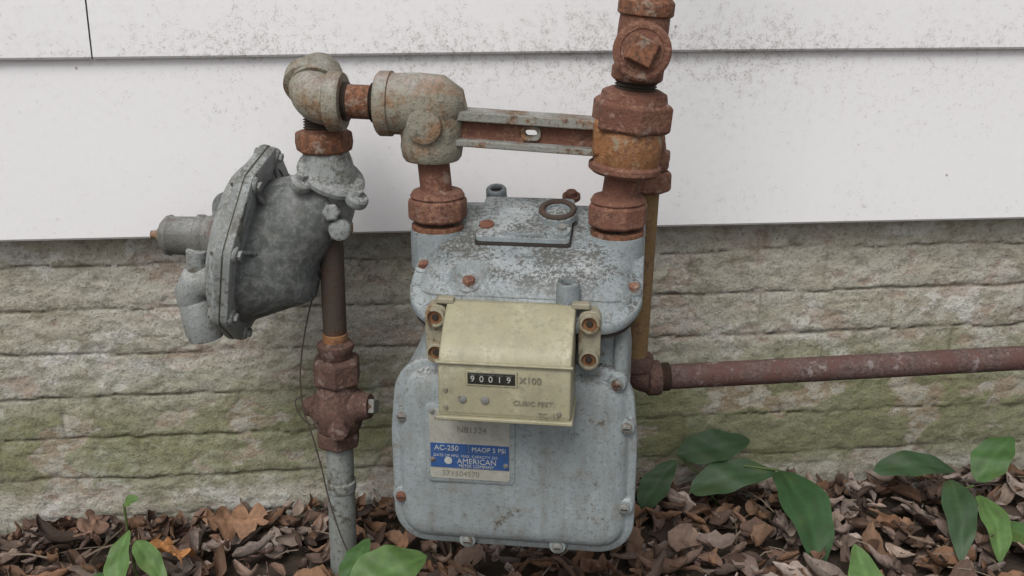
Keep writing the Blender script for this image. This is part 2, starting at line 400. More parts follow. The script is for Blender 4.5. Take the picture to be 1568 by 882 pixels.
for i in range(420):
    x=random.uniform(-1.1,1.4); L=random.uniform(.02,.045)
    c=random.choice(LP); dry_leaf(x,random.uniform(-.015,.008),gz(x,0)+random.uniform(.01,.03),L,L*.5,random.uniform(0,6.28),random.gauss(0,.6),random.gauss(0,.7),random.uniform(.3,1.6),.2,c)
for i in range(300):
    x=random.uniform(-1.1,1.4); y=random.uniform(-.8,0); az=random.uniform(0,6.28); L=random.uniform(.02,.09); r=random.uniform(.0006,.0014); z=gz(x,y)+random.uniform(.018,.032)
    d=Vector((math.cos(az),math.sin(az),random.uniform(-.2,.2)))*L; s=Vector((-math.sin(az),math.cos(az),0))*r; b=len(vs)
    p=Vector((x,y,z))
    for q in (p,p+d*.5+Vector((0,0,.004)),p+d):
        vs+= [q+s,q-s,q+Vector((0,0,r*1.6))]; cols+=[(.2,.155,.115,1)]*3
    for k in range(2):
        for m_ in range(3):
            fs.append((b+k*3+m_,b+k*3+(m_+1)%3,b+k*3+3+(m_+1)%3,b+k*3+3+m_))
lo=obj('leaf_litter',vs,fs,M_LITTER,None,True,0,2,60)
ca=lo.data.attributes.new('col','FLOAT_COLOR','POINT'); ca.data.foreach_set('color',[c for q in cols for c in q])

def oak_leaf(name,loc,L,az,tilt,roll,col,seed=0):
    # rounded sinuses between irregular lobes, different on the two sides
    n=84; vs=[];fs=[];cc=[]
    def width(u,side):
        if u<.12: return L*.010
        k=3.6+.3*side; lob=abs(math.sin(math.pi*(u*k+.12*side+.1*noise.noise((u*3,seed,side)))))**.75
        env=math.sin(math.pi*min(1,(u-.1)*.98+.06))**.65*(1-.25*abs(u-.55))
        return L*.34*env*(.30+.70*lob)*(1+.25*noise.noise((u*6,seed,side*3)))
    for i in range(n+1):
        u=i/n
        for k in range(-4,5):
            v=k/4; w=width(u,1 if v>0 else 0)
            vs.append(Vector(((u-.5)*L+abs(v)**1.3*L*.08,v*w,.014*math.sin(u*4+seed)+.55*w*v*v*math.sin(u*6+seed)+.005*noise.noise((u*8,v*3,seed)))))
            s=(1.35 if k==0 else 1)*(1+.3*noise.noise((u*9,v*4,seed+5))); cc.append((col[0]*s,col[1]*s,col[2]*s,1))
    for i in range(n):
        for k in range(8):
            q=i*9+k; fs.append((q,q+1,q+10,q+9))
    o=obj(name,vs,fs,M_LITTER,None,True,0,2,80)
    a=o.data.attributes.new('col','FLOAT_COLOR','POINT'); a.data.foreach_set('color',[c for q in cc for c in q])
    o.location=loc; o.rotation_euler=(roll,tilt,az); return o
oak_leaf('oak_leaf',(-.362,-.125,.018),.095,2.0,-.1,.30,(.42,.19,.07),1)
oak_leaf('oak_leaf',(-.30,-.045,.020),.10,.25,.12,.60,(.27,.15,.09),2)
oak_leaf('oak_leaf',(-.49,-.045,.018),.07,1.9,.3,.6,(.21,.125,.09),3)
oak_leaf('oak_leaf',(.02,-.05,.025),.08,.3,.4,.4,(.21,.12,.08),4)

def leaf_mesh(vs,fs,cc,base,tip,W,arch,nrm,col,fold=.16):
    base=Vector(base);tip=Vector(tip); d=tip-base; L=d.length; d.normalize(); s=Vector(nrm).cross(d).normalized(); up=d.cross(s)
    b=len(vs); n=20; sd=random.uniform(0,50)
    for i in range(n+1):
        u=i/n; w=W*.5*(math.sin(math.pi*u**.8)**.72 if 0<u<1 else 0)*(1-.12*u)*(1+.05*math.sin(u*17+sd))
        c=base+d*L*u+up*arch*math.sin(math.pi*u)*L+s*.04*L*math.sin(math.pi*u)*math.sin(sd)
        for k in range(-5,6):
            v=k/5; p=c+s*v*w+up*(abs(v)*fold*w+.09*w*math.sin(u*14+v*3+sd))
            vs.append(p); m=.85+.15*abs(v)+(.35 if k==0 else 0)+.10*(k%2)
            m*=(1+.22*noise.noise(p*35+Vector((sd,0,0))))
            y_=max(0,noise.noise(p*30+Vector((0,sd,0)))-.3)*.7
            cc.append((col[0]*m+.10*y_,col[1]*m+.06*y_,col[2]*m,1))
    for i in range(n):
        for k in range(10):
            q=b+i*11+k; fs.append((q,q+1,q+12,q+11))
M_STEM=plain('plant_stem',(.08,.12,.035),.5)
def plant(name,leaves,stems,col):
    e=empty(name); vs=[];fs=[];cc=[]
    for L in leaves: 
        leaf_mesh(vs,fs,cc,L[0],L[1],L[2],L[3],L[4],L[5] if len(L)>5 else col)
    o=obj('leaves',vs,fs,M_GREEN,e,True,0,2,180)
    a=o.data.attributes.new('col','FLOAT_COLOR','POINT'); a.data.foreach_set('color',[c for q in cc for c in q])
    for i,s in enumerate(stems):
        sweep('stem_%d'%(i+1),s,[.0018]*len(s),M_STEM,e,8)
    return e
DG=(.045,.09,.04); LG=(.11,.20,.06); BG=(.065,.14,.042)
NF=(.05,-.55,.83)
plant('green_plant',[((.305,-.06,.015),(.362,-.03,.078),.045,.1,(-.3,-.7,.6)),
  ((.365,-.02,.082),(.482,-.005,.092),.056,.10,(0,-.6,.8)),
  ((.377,-.06,.040),(.512,-.05,.060),.054,.10,(.05,-.55,.83)),
  ((.515,-.05,.064),(.530,-.20,-.016),.078,.12,(.1,-.35,.95),(.04,.095,.035))],
  [[(.44,-.02,-.02),(.45,-.03,.05),(.46,-.05,.074),(.515,-.05,.064)],[(.44,-.02,-.02),(.40,-.03,.05),(.365,-.02,.082)],[(.44,-.02,-.02),(.41,-.04,.03),(.377,-.06,.040)]],DG)
plant('green_plant',[((.655,-.06,.062),(.785,-.06,.055),.045,.1,(0,-.5,.86)),
  ((.755,-.10,.065),(.722,-.215,.0),.048,.10,(-.2,-.4,.9)),
  ((.785,-.13,.055),(.775,-.22,.0),.048,.10,(.2,-.4,.9),LG),
  ((.79,-.11,.065),(.86,-.07,.115),.055,.1,(-.5,-.6,.6),BG),
  ((.80,-.16,.02),(.88,-.22,.01),.04,.1,NF,BG)],
  [[(.76,-.1,-.02),(.762,-.11,.05),(.78,-.12,.065)]],DG)
plant('green_plant',[((.545,-.33,-.01),(.552,-.245,.06),.055,.05,(0,-.7,.6),LG),((.535,-.33,-.01),(.495,-.30,.02),.03,.05,NF,BG)],[[(.54,-.33,-.02),(.545,-.33,.0)]],LG)
plant('green_plant',[((-.415,-.20,.008),(-.413,-.13,.060),.038,.1,(-.3,-.7,.6),LG),((-.400,-.15,.055),(-.352,-.20,.015),.032,.08,(.3,-.6,.7),LG),((-.44,-.17,.02),(-.47,-.20,.0),.02,.08,NF,BG)],
  [[(-.40,-.16,-.03),(-.405,-.155,.03),(-.400,-.15,.055)]],LG)
plant('green_plant',[((-.110,-.27,.048),(-.012,-.235,.066),.068,.10,(.1,-.6,.8),LG),((-.10,-.275,.04),(-.055,-.31,.02),.045,.05,NF,BG),((-.12,-.25,.045),(-.088,-.19,.068),.034,.05,(-.3,-.6,.7),BG)],
  [[(-.12,-.25,-.02),(-.110,-.27,.048)]],LG)
plant('green_plant',[((-.455,-.01,.030),(-.43,-.015,.042),.018,.1,NF,LG)],[[(-.455,-.01,-.02),(-.455,-.01,.030)]],LG)

# ---------------------------------------------------------------- gas meter (local frame)
meter=empty('gas_meter',ML)
def ring_xy(x0,x1,y0,y1,r,z): return [(x,y,z) for x,y in rrect(x0,x1,y0,y1,r)]
def ins(b,i): return (b[0]+i,b[1]-i,b[2]+i,b[3]-i,max(.004,b[4]-i))
loft('body',[ring_xy(-.10,.105,-.07,.055,.03,.140),ring_xy(-.124,.129,-.088,.075,.03,.152),ring_xy(-.128,.132,-.09,.078,.03,.345),
  ring_xy(-.114,.128,-.088,.078,.028,.372),ring_xy(-.104,.126,-.092,.078,.026,.395),ring_xy(-.104,.128,-.098,.078,.026,.42),ring_xy(-.106,.130,-.104,.078,.028,.450)],M_METER,meter,0,50)
cyl('body_corner_rib',(.121,-.087,.36),(.121,-.090,.45),.0085,M_METER,meter)
def tz(y,h=0): return .478+.3*y+h-1.5*max(0,-(y+.03))**2
DISH=(-.050,-.084)
def lidh(x,y,h):
    d=math.hypot(x-DISH[0],(y-DISH[1])*1.1)
    h-=.0095*(1-sstep(.012,.021,d))
    h+=.0020*math.exp(-((d-.0225)/.003)**2)
    return tz(y,h)
LB=(-.118,.142,-.122,.088,.045)
rings=[]
for i,h in ((.010,-.016),(.002,-.013),(0,-.010),(0,-.002),(.0015,.000),(.009,.0008),(.012,.002),(.0155,.007),(.021,.0125),(.028,.017),(.036,.0200)):
    rings.append([(x,y,lidh(x,y,h) if i>.01 and h>0 else tz(y,h)) for x,y in dense(rrect(*ins(LB,i)),200)])
last=dense(rrect(*ins(LB,.036)),200); cxm,cym=.012,-.017
for k in range(1,34):
    f=1-k/34*.985
    rings.append([(cxm+(x-cxm)*f,cym+(y-cym)*f,lidh(cxm+(x-cxm)*f,cym+(y-cym)*f,.020+.003*(1-f*f))) for x,y in last])
loft('top_cover',rings,M_LID,meter,0,60)
loft('gasket',[[(x,y,tz(y,h)) for x,y in dense(rrect(*ins(LB,.004)),120)] for h in (-.0155,-.019)],M_HOLE,meter)
def tilt_box(name,x0,x1,y0,y1,h0,h1,r,mat,bev=.001):
    return loft(name,[[(x,y,.478+.3*y+h) for x,y in rrect(x0,x1,y0,y1,r,4)] for h in (h0,h1)],mat,meter,bev)
tilt_box('access_plate_dark_base',-.0513,.0593,-.0393,.0493,.016,.0252,.006,M_HOLE,.0004)  # dark slab slightly wider than the plate, shows as a rim around it
tilt_box('access_plate',-.050,.058,-.038,.048,.0255,.0320,.006,M_LID,.0012)
tilt_box('access_plate_rib',-.022,.030,-.033,-.028,.0310,.0350,.002,M_LID,.001)
TN=Vector((0,-.2873,.9578))
def on_lid(x,y,h): return Vector((x,y,tz(y,h)))
lathe('ring_seat',[(0,.0235),(.007,.0225),(.007,.016),(.003,.015)],on_lid(.040,.010,.0310),TN,M_LID,meter,36,0,.0006)
tor('ring',on_lid(.040,.010,.0390),TN,.0185,.0036,M_PIPEB,meter)
lathe('ring_plug',[(0,.0125),(.005,.0115),(.006,.005)],on_lid(.040,.010,.032),TN,M_LID,meter,24)
lathe('ring_lug',[(0,.011),(.006,.010)],on_lid(.048,-.026,.0310),TN,M_LID,meter,24,0,.001)
hexnut('plate_screw_1',on_lid(.048,-.026,.0390),TN,.006,.005,M_STEEL,meter)
lathe('plate_screw_2',[(0,.009),(.002,.0085),(.0045,.004)],on_lid(-.040,-.014,.0320),TN,M_RUST,meter,20)
lathe('cup_boss_1',[(0,.0135),(.028,.0125),(.030,.0112),(.0295,.008),(.020,.0075),(.020,.001)],(.062,-.104,.443),(0,-.12,1),M_LID,meter,32,0,.0005)
lathe('cup_boss_1_hollow',[(0,.0078),(.001,.0075)],(.062,-.1064,.4650),(0,-.12,1),M_HOLE,meter,24)
lathe('cup_boss_2',[(-.01,.0135),(.022,.0125),(.024,.011),(.0235,.0075),(.012,.007)],on_lid(-.040,.072,.008),TN,M_LID,meter,32,0,.0006)
lathe('cup_boss_2_hollow',[(0,.0072),(.001,.007)],on_lid(-.040,.072,.0275),TN,M_HOLE,meter,24)
hexnut('dish_screw',on_lid(DISH[0],DISH[1],.0120),Vector((0,-.3,1)),.0075,.007,M_RUST,meter)
lathe('rear_bolt',[(0,.011),(.005,.011),(.005,.0075),(.010,.0065)],on_lid(.052,.066,.022),TN,M_RUST,meter,20)
for i,(x,y) in enumerate(((-.1075,-.052),(.132,-.075),(.133,.05))):
    lathe('edge_boss_%d'%(i+1),[(-.012,.010),(.002,.0095),(.003,.008)],on_lid(x,y,.0),TN,M_LID,meter,20)
    hexnut('edge_screw_%d'%(i+1),on_lid(x,y,.005),TN,.0065,.007,M_RUST,meter)
# lower front cover
CB=(-.141,.143,.134,.372,.042)
rings=[]
for i,y in ((.004,-.080),(.0,-.086),(0,-.098),(.0015,-.1005),(.0085,-.1010),(.010,-.1015),(.0125,-.106),(.017,-.1105),(.024,-.1135),(.032,-.1150)):
    rings.append([(x+(.10 if x<0 else -.10)*max(0,(z-.28)),y,z) for x,z in dense(rrect(*ins(CB,i)),160)])
last=rings[-1]
for k in range(1,9):
    f=1-k/9*.98
    rings.append([(.001+(x-.001)*f,-.1150-.0035*(1-f*f)+.0008*noise.noise((x*f*20,z*f*20,0)),.25+(z-.25)*f) for x,y,z in last])
loft('front_cover',rings,M_METER,meter,0,60)
for i,(x,z,m) in enumerate(((-.125,.302,M_STEEL),(-.130,.198,M_RUST),(.130,.303,M_STEEL),(.131,.201,M_STEEL),(-.052,.1435,M_STEEL),(.055,.1435,M_STEEL),(.118,.355,M_STEEL))):
    lathe('cover_boss_%d'%(i+1),[(0,.0115),(.008,.0100),(.0095,.009)],(x,-.099,z),(0,-1,0),M_METER,meter,24)
    lathe('cover_screw_%d'%(i+1),[(0,.0064),(.003,.0062),(.0042,.0044),(.0045,.001)],(x,-.1085,z),(0,-1,0),m,meter,18)
    box('screw_slot_%d'%(i+1),x-.0038,x+.0038,-.1136,-.1129,z-.0007,z+.0007,M_HOLE,meter,0)
# nameplate
PB=(-.094,.003,.230,.322,.005)
loft('nameplate_raised_edge',[[(x,y,z) for x,z in rrect(*ins(PB,i))] for i,y in ((-.003,-.1155),(-.003,-.1195),(0,-.1205))],M_METER,meter,.0005)
loft('nameplate',[[(x,y,z) for x,z in rrect(*ins(PB,.0025))] for y in (-.120,-.1212)],M_PLATE,meter,.0003)
box('nameplate_blue_band_1',-.0905,-.0475,-.1225,-.1208,.2675,.2775,M_BLUE,meter,0)
box('nameplate_blue_band_2',-.0465,-.0005,-.1225,-.1208,.2675,.2775,M_BLUE,meter,0)
box('nameplate_blue_band_3',-.0905,-.0005,-.1225,-.1208,.2475,.2665,M_BLUE,meter,0)
ty=-.1227
text('plate_text_1','AC-250',-.086,ty,.2695,.0088,M_TXTW,meter)
text('plate_text_2','MAOP 5 PSI',-.043,ty,.2695,.0078,M_TXTW,meter)
text('plate_text_3','DATE OF MFG  MAX. CAPACITY 250',-.087,ty,.2612,.0046,M_TXTW,meter,.0002)
text('plate_text_4','AMERICAN',-.060,ty,.2535,.0092,M_TXTW,meter)
text('plate_text_5','METER COMPANY',-.058,ty,.2488,.0050,M_TXTW,meter)
text('plate_text_6','37Y604570',-.078,-.1214,.2365,.0095,M_TXTD,meter,.0003)
text('plate_text_7','N81324',-.060,-.1214,.292,.0105,M_TXTD,meter,.0003)
text('plate_text_8','MADE IN USA   12-84',-.085,-.1214,.306,.0058,M_TXTD,meter,.0003)
lathe('plate_emblem',[(0,.0045),(.0008,.0045)],(-.070,-.1222,.2565),(0,-1,0),M_TXTW,meter,20)
for i,(x,z) in enumerate(((-.088,.257),(-.004,.2535),(-.088,.317))):
    lathe('plate_rivet_%d'%(i+1),[(0,.0032),(.001,.0028),(.0016,.0012)],(x,-.1222,z),(0,-1,0),M_STEEL,meter,14)
# counter housing
def prof(x):
    return [(x,-.104,.446),(x,-.118,.449),(x,-.128,.445),(x,-.150,.431),(x,-.166,.418),(x,-.173,.411),(x,-.177,.403),(x,-.1800,.392),(x,-.181,.375),(x,-.181,.345),(x,-.178,.3405),(x,-.104,.3405)]
loft('counter_housing',[prof(-.068),prof(.072)],M_COUNT,meter,.0030)
box('counter_bottom_lip',-.0705,.0745,-.1835,-.104,.3375,.3415,M_COUNT,meter,.0012)
box('counter_bezel_top',-.0700,.0740,-.1825,-.1785,.4015,.4040,M_COUNT,meter,.0010)
box('counter_window_frame',-.038,.016,-.1822,-.1800,.3785,.3955,M_COUNT,meter,.0006)
box('counter_window',-.036,.014,-.1827,-.1805,.3805,.3935,M_DARK,meter,.0004)
for i,ch in enumerate('90019'):
    box('counter_wheel_%d'%(i+1),-.0345+.0095*i,-.0265+.0095*i,-.1832,-.1822,.3825,.3915,M_DARK,meter,.0003)
    text('counter_digit_%d'%(i+1),ch,-.0330+.0095*i,-.1836,.3838,.0095,M_TXTW,meter,.0002)
text('counter_text_1','X100',.018,-.1816,.3835,.0105,M_TXTD,meter,.0004)
text('counter_text_2','CUBIC FEET',.012,-.1816,.3585,.0078,M_TXTD,meter,.0004)
text('counter_text_3','TC  13',.038,-.1816,.3455,.0078,M_TXTD,meter,.0004)
for i,(x,z) in enumerate(((-.042,.362),(-.018,.362),(-.060,.352),(.060,.351),(-.060,.372))):
    lathe('counter_stud_%d'%(i+1),[(0,.0048 if i<2 else .0028),(.002,.0042 if i<2 else .0024),(.0028,.002)],(x,-.1805,z),(0,-1,0),M_STEEL if i<2 else M_TXTD,meter,18)
for sgn,xc in ((-1,-.080),(1,.087)):
    tag='left' if sgn<0 else 'right'
    loft('bracket_%s'%tag,[[(x,y,z) for x,z in rrect(xc-.012,xc+.012,.378,.445,.010,5)] for y in (-.100,-.124)],M_EAR,meter,.0015)
    for k,z in enumerate((.432,.391)):
        lathe('seal_cup_%s_%d'%(tag,k+1),[(0,.0118),(.010,.0108),(.0105,.0082),(.003,.0074),(.003,.001)],(xc,-.121,z),(0,-1,0),M_EAR,meter,28,0,.0005)
        lathe('seal_%s_%d'%(tag,k+1),[(0,.0078),(.001,.0075)],(xc,-.1265,z),(0,-1,0),M_BRASS,meter,20)
        lathe('seal_screw_%s_%d'%(tag,k+1),[(0,.004),(.002,.003)],(xc,-.1277,z),(0,-1,0),M_HOLE,meter,12)
    box('bracket_arm_%s'%tag,min(xc,xc-sgn*.02),max(xc,xc-sgn*.02),-.124,-.112,.446,.453,M_EAR,meter,.002)

# meter connections
for tag,x0,zb in (('left',-.100,.486),('right',.110,.486)):
    lathe('neck_%s'%tag,[(-.035,.0325),(.004,.0325),(.010,.0315),(.012,.028)],(x0,0,zb),(0,0,1),M_LID,meter,40)
    lathe('nut_washer_%s'%tag,[(0,.031),(.006,.031)],(x0,0,zb+.010),(0,0,1),M_FITR,meter,40,0,.001)
    hexnut('swivel_nut_%s'%tag,(x0,0,.5205),(0,0,1),.0350,.028,M_RUST,meter,rot=.3,sides=8)
    lathe('nut_collar_%s'%tag,[(0,.030),(.003,.032),(.008,.029),(.010,.020)],(x0,0,.533),(0,0,1),M_RUST,meter,40)

# ---------------------------------------------------------------- meter bar
bar=empty('meter_bar',ML)
cyl('swivel_left',(-.1005,0,.535),(-.105,0,.590),.0185,M_RUST,bar,32,.001)
lathe('port_down',[(0,.031),(.004,.034),(.016,.036),(.03,.034)],(-.105,0,.578),(0,0,1),M_FIT,bar,40)
sweep('end_casting',[(-.166,0,.641),(-.163,0,.641),(-.150,0,.641),(-.149,0,.641),(-.12,0,.641),(-.098,0,.638),(-.082,0,.632),(-.073,0,.625)],[.034,.037,.037,.0345,.0355,.037,.030,.016],M_FIT,bar,40)
sweep('end_casting_lower',[(-.105,0,.60),(-.105,0,.625),(-.106,0,.65)],[.035,.037,.032],M_FIT,bar,36)
lathe('boss_face',[(0,.022),(.036,.020),(.040,.0195),(.041,.017),(.0415,.0)],(-.106,0,.622),(0,-1,0),M_FIT,bar,36,0,.0008)
def barbeam(name,za0,za1,zb0,zb1,y0,y1,mat):
    vs=[(-.078,y0,za0),(-.078,y0,za1),(-.078,y1,za1),(-.078,y1,za0),(.090,y0,zb0),(.090,y0,zb1),(.090,y1,zb1),(.090,y1,zb0)]
    return obj(name,vs,[(0,1,2,3),(4,7,6,5),(0,4,5,1),(1,5,6,2),(2,6,7,3),(3,7,4,0)],mat,bar,True,.0018)
barbeam('top_flange',.626,.637,.618,.629,-.017,.017,M_BAR)
barbeam('bottom_flange',.597,.605,.589,.597,-.017,.017,M_BAR)
s_=lambda x:-(x+.078)*.05
def web(x0,x1,z0,z1,n):
    vs=[(x0,-.004,z0+s_(x0)),(x0,-.004,z1+s_(x0)),(x0,.004,z1+s_(x0)),(x0,.004,z0+s_(x0)),(x1,-.004,z0+s_(x1)),(x1,-.004,z1+s_(x1)),(x1,.004,z1+s_(x1)),(x1,.004,z0+s_(x1))]
    obj('web_%d'%n,vs,[(0,1,2,3),(4,7,6,5),(0,4,5,1),(1,5,6,2),(2,6,7,3),(3,7,4,0)],M_RUST,bar,True,0)
web(-.078,.002,.604,.627,1); web(.018,.090,.604,.627,2); web(.002,.018,.604,.6115,3); web(.002,.018,.621,.627,4)
# rounded rim around the open slot: annulus between two rounded outlines
zc=s_(.01)
outer=rrect(-.001,.021,.6085,.6245,.006,6); inner=rrect(.003,.017,.6125,.6205,.0039,6)
n_=len(outer); vs=[];fs=[]
for loop,y in ((outer,-.0040),(outer,-.0085),(inner,-.0085),(inner,.0045)):
    vs+=[(x,y,z+zc) for x,z in loop]
for k in range(3):
    for i in range(n_):
        j=(i+1)%n_; fs.append((k*n_+i,k*n_+j,(k+1)*n_+j,(k+1)*n_+i))
obj('slot_rim',vs,fs,M_BAR,bar,True,0,2,40)
sweep('end_block',[(.1155,0,.576),(.1165,0,.580),(.1205,0,.612),(.121,0,.618)],[.035,.0375,.038,.036],M_ORANGE,bar,40)
box('block_shoulder',.080,.110,-.024,.024,.590,.632,M_ORANGE,bar,.006)
cyl('swivel_right',(.1105,0,.535),(.1165,0,.580),.0205,M_RUST,bar,32,.001)

# column above the bar
colm=empty('gas_pipe_fitting_column',ML)
ax=Vector((.085,0,1)).normalized()
def cp(z): return Vector((.1165+(z-.58)*.098,0,z))
lathe('lower_ring',[(0,.036),(.004,.041),(.010,.041),(.014,.036)],cp(.568),ax,M_RUST,colm,40,0,.0006)
hexnut('union_nut',cp(.634),ax,.0465,.034,M_RUST,colm,rot=.25)
lathe('union_shoulder',[(0,.038),(.010,.036),(.014,.028)],cp(.649),ax,M_RUST,colm,36)
threads('thread',cp(.667),ax,.0225,.016,M_PIPEB,colm,5)
lathe('tee_lower_collar',[(0,.0255),(.003,.0285),(.014,.0285),(.018,.025)],cp(.672),ax,M_RUST,colm,40,0,.0006)
sweep('tee_body',[cp(.685),cp(.700),cp(.730),cp(.77)],[.0255,.0275,.0275,.026],M_RUST,colm,36)
lathe('tee_upper_collar',[(0,.026),(.003,.0305),(.016,.0305),(.020,.027)],cp(.740),ax,M_FITR,colm,40,0,.0006)
cyl('upper_pipe',cp(.755),cp(1.25),.024,M_FITR,colm,32)
lathe('tee_front_collar',[(0,.027),(.030,.027),(.032,.031),(.044,.031),(.046,.028),(.046,.023),(.040,.022)],cp(.703),(0.05,-1,.12),M_RUST,colm,40,0,.0006)
pf=cp(.703)+Vector((.05,-1,.12)).normalized()*.042
lathe('plug_shoulder',[(0,.0235),(.003,.0225)],pf,(0.05,-1,.12),M_RUST,colm,32)
lathe('square_plug',[(0,.021),(.014,.0195),(.016,.0175)],pf,(0.05,-1,.12),M_FITR,colm,4,.35,.0018)

# ---------------------------------------------------------------- outlet pipe
outp=empty('gas_outlet_pipe')
rx,ry=.270,-.14
cyl('riser',(rx,ry,.27),(rx+.008,ry,.56),.0145,M_PIPEY,outp)
hexnut('riser_nut',(rx+.007,ry,.532),(0,0,1),.029,.026,M_RUST,outp,.4,8)
hexnut('riser_nut_upper',(rx+.007,ry,.562),(0,0,1),.027,.016,M_RUST,outp,.1,8)
elbow('top_elbow',(rx+.007,ry,.585),(0,0,-1),(-.5,-1,.1),.021,.034,M_RUST,outp)
elbow('bottom_elbow',(rx,ry,.262),(0,0,1),(1,0,.02),.0205,.030,M_VALVE,outp)
threads('thread',(.309,ry,.2632),(1,0,.02),.0185,.016,M_PIPEB,outp,5)
sweep('horizontal_pipe',[(.29,ry,.2625),(.6,ry,.2685),(1.0,ry,.2775),(2.2,ry,.30)],.0168,M_PIPER,outp,36)

# ---------------------------------------------------------------- inlet elbows
inl=empty('inlet_pipe_elbow',ML)
cyl('nipple',(-.21,0,.643),(-.160,0,.6415),.0195,M_FITR,inl)
threads('thread_left',(-.205,0,.6425),(1,0,0),.0215,.010,M_PIPEB,inl,4)
threads('thread_right',(-.168,0,.6415),(1,0,0),.0215,.012,M_PIPEB,inl,5)
elbow('front_elbow',(-.246,0,.642),(1,0,0),(-.1,.75,.5),.0285,.036,M_FIT,inl,1.2)
elbow('rear_elbow',(-.248,.050,.677),(.1,-.8,-.5),(0.02,.1,-1),.0275,.038,M_FIT,inl,1.15)
cyl('drop_nipple',(-.244,.045,.65),(-.242,.030,.585),.0215,M_RUST,inl)
threads('drop_thread',(-.243,.034,.612),(0,0.1,1),.023,.016,M_PIPEB,inl,5)

# ---------------------------------------------------------------- regulator
reg=empty('gas_pressure_regulator',ML)
lathe('inlet_collar',[(0,.0285),(.003,.0335),(.012,.035),(.024,.034),(.026,.029)],(-.242,.030,.577),(0,0,1),M_FITR,reg,8,.2,.002)
sweep('valve_body',[(-.242,.03,.582),(-.240,.03,.565),(-.238,.03,.545),(-.238,.03,.52),(-.239,.03,.50),(-.240,.03,.486)],[.026,.030,.033,.033,.028,.024],M_REG,reg,36)
lathe('outlet_collar',[(0,.024),(.003,.0270),(.013,.0275),(.016,.025)],(-.240,.03,.474),(0,0,1),M_FIT,reg,36,0,.0006)
c0=Vector((-.338,.02,.462)); nx_=Vector((-.980,-.06,.20)).normalized()
def octring(R,t):
    # near-octagonal plate: straight flanks between the bolt corners
    a,u,v=basis(nx_); out=[]
    n=96
    for i in range(n):
        an=2*math.pi*i/n; k=(an)%(math.pi/4)-math.pi/8
        r=min(R*.955/math.cos(k),R*1.015); out.append(c0+nx_*t+(u*math.cos(an+.2)+v*math.sin(an+.2))*r)
    return out
loft('flange_right',[octring(.116,-.011),octring(.120,-.009),octring(.120,-.001)],M_REG,reg,.0008)
loft('flange_left',[octring(.121,.0005),octring(.121,.008),octring(.117,.011)],M_REG,reg,.0008)
loft('flange_gasket',[octring(.1185,-.0015),octring(.1185,.001)],M_TXTD,reg)
lathe('left_case',[(.008,.104),(.018,.101),(.028,.088),(.034,.060),(.036,.028)],c0,nx_,M_REG,reg,56)
sweep('right_case',[c0-nx_*.008,c0-nx_*.013,c0-nx_*.019,(-.313,.021,.470),(-.300,.021,.480),(-.286,.022,.491),(-.268,.024,.503),(-.252,.027,.514),(-.236,.030,.524)],[.099,.097,.086,.076,.067,.059,.051,.043,.036],M_REGTOP,reg,56)
a,u,v=basis(nx_)
for i in range(8):
    an=2*math.pi*i/8+.2; d=u*math.cos(an)+v*math.sin(an)
    p=c0+d*.1105
    lathe('bolt_boss_%d'%(i+1),[(-.014,.0085),(-.011,.0105),(.010,.0105),(.012,.0095)],p,nx_,M_REG,reg,20,0,.0008)
    hexnut('bolt_%d'%(i+1),p-nx_*.0160,nx_,.0060,.005,M_REG,reg,i)
    hexnut('nut_%d'%(i+1),p+nx_*.0140,nx_,.0068,.005,M_STEEL,reg,i)
    cyl('case_rib_%d'%(i+1),c0+d*.100-nx_*.009,c0+d*.068-nx_*.028,.0035,M_REGTOP,reg,10,0,.0028)
sp=c0+Vector((0,0,.006))
lathe('spring_housing',[(.030,.032),(.043,.029),(.056,.0255),(.060,.0275),(.066,.0275),(.068,.0245),(.098,.0235),(.101,.0255),(.106,.024),(.112,.017),(.114,.0)],sp,Vector((-.99,-.07,.03)),M_SPRING,reg,36)
lathe('spring_cap_knob',[(.108,.012),(.114,.011),(.120,.0055),(.126,.005)],sp,Vector((-.99,-.07,.03)),M_FIT,reg,16)
sweep('vent_elbow',[(-.355,.0,.42),(-.385,-.006,.422),(-.403,-.008,.418),(-.409,-.008,.405),(-.409,-.006,.39)],[.020,.021,.0225,.0215,.020],M_REG,reg,28)
sweep('vent_neck',[(-.397,-.01,.46),(-.400,-.008,.425)],[.013,.013],M_REG,reg,20)
lathe('vent_hood',[(0,.0205),(.003,.0225),(.040,.0235),(.052,.021),(.054,.014)],(-.406,-.006,.395),(.16,.0,-1),M_REG,reg,28)
lathe('clamp_ring',[(0,.036),(.003,.042),(.009,.042),(.012,.037)],(-.236,.024,.545),(.45,-.25,.85),M_REG,reg,36,0,.0008)
for i,(x,y,z) in enumerate(((-.198,-.004,.529),(-.262,-.012,.548))):
    lathe('clamp_ear_%d'%(i+1),[(0,.012),(.003,.0135),(.010,.0135),(.013,.011)],(x,y,z-.006),(.45,-.25,.85),M_REG,reg,20,0,.0008)
    hexnut('clamp_bolt_%d'%(i+1),Vector((x,y,z))+Vector((.45,-.25,.85))*.011,(.45,-.25,.85),.007,.008,M_REG,reg)
lathe('clamp_lug',[(0,.011),(.012,.011),(.014,.008)],(-.228,-.004,.512),(.3,-.9,.2),M_REG,reg,6,0,.001)
lathe('clamp_lug_lower',[(0,.014),(.018,.013),(.020,.009)],(-.222,.006,.490),(.3,-.9,.1),M_REG,reg,24,0,.001)

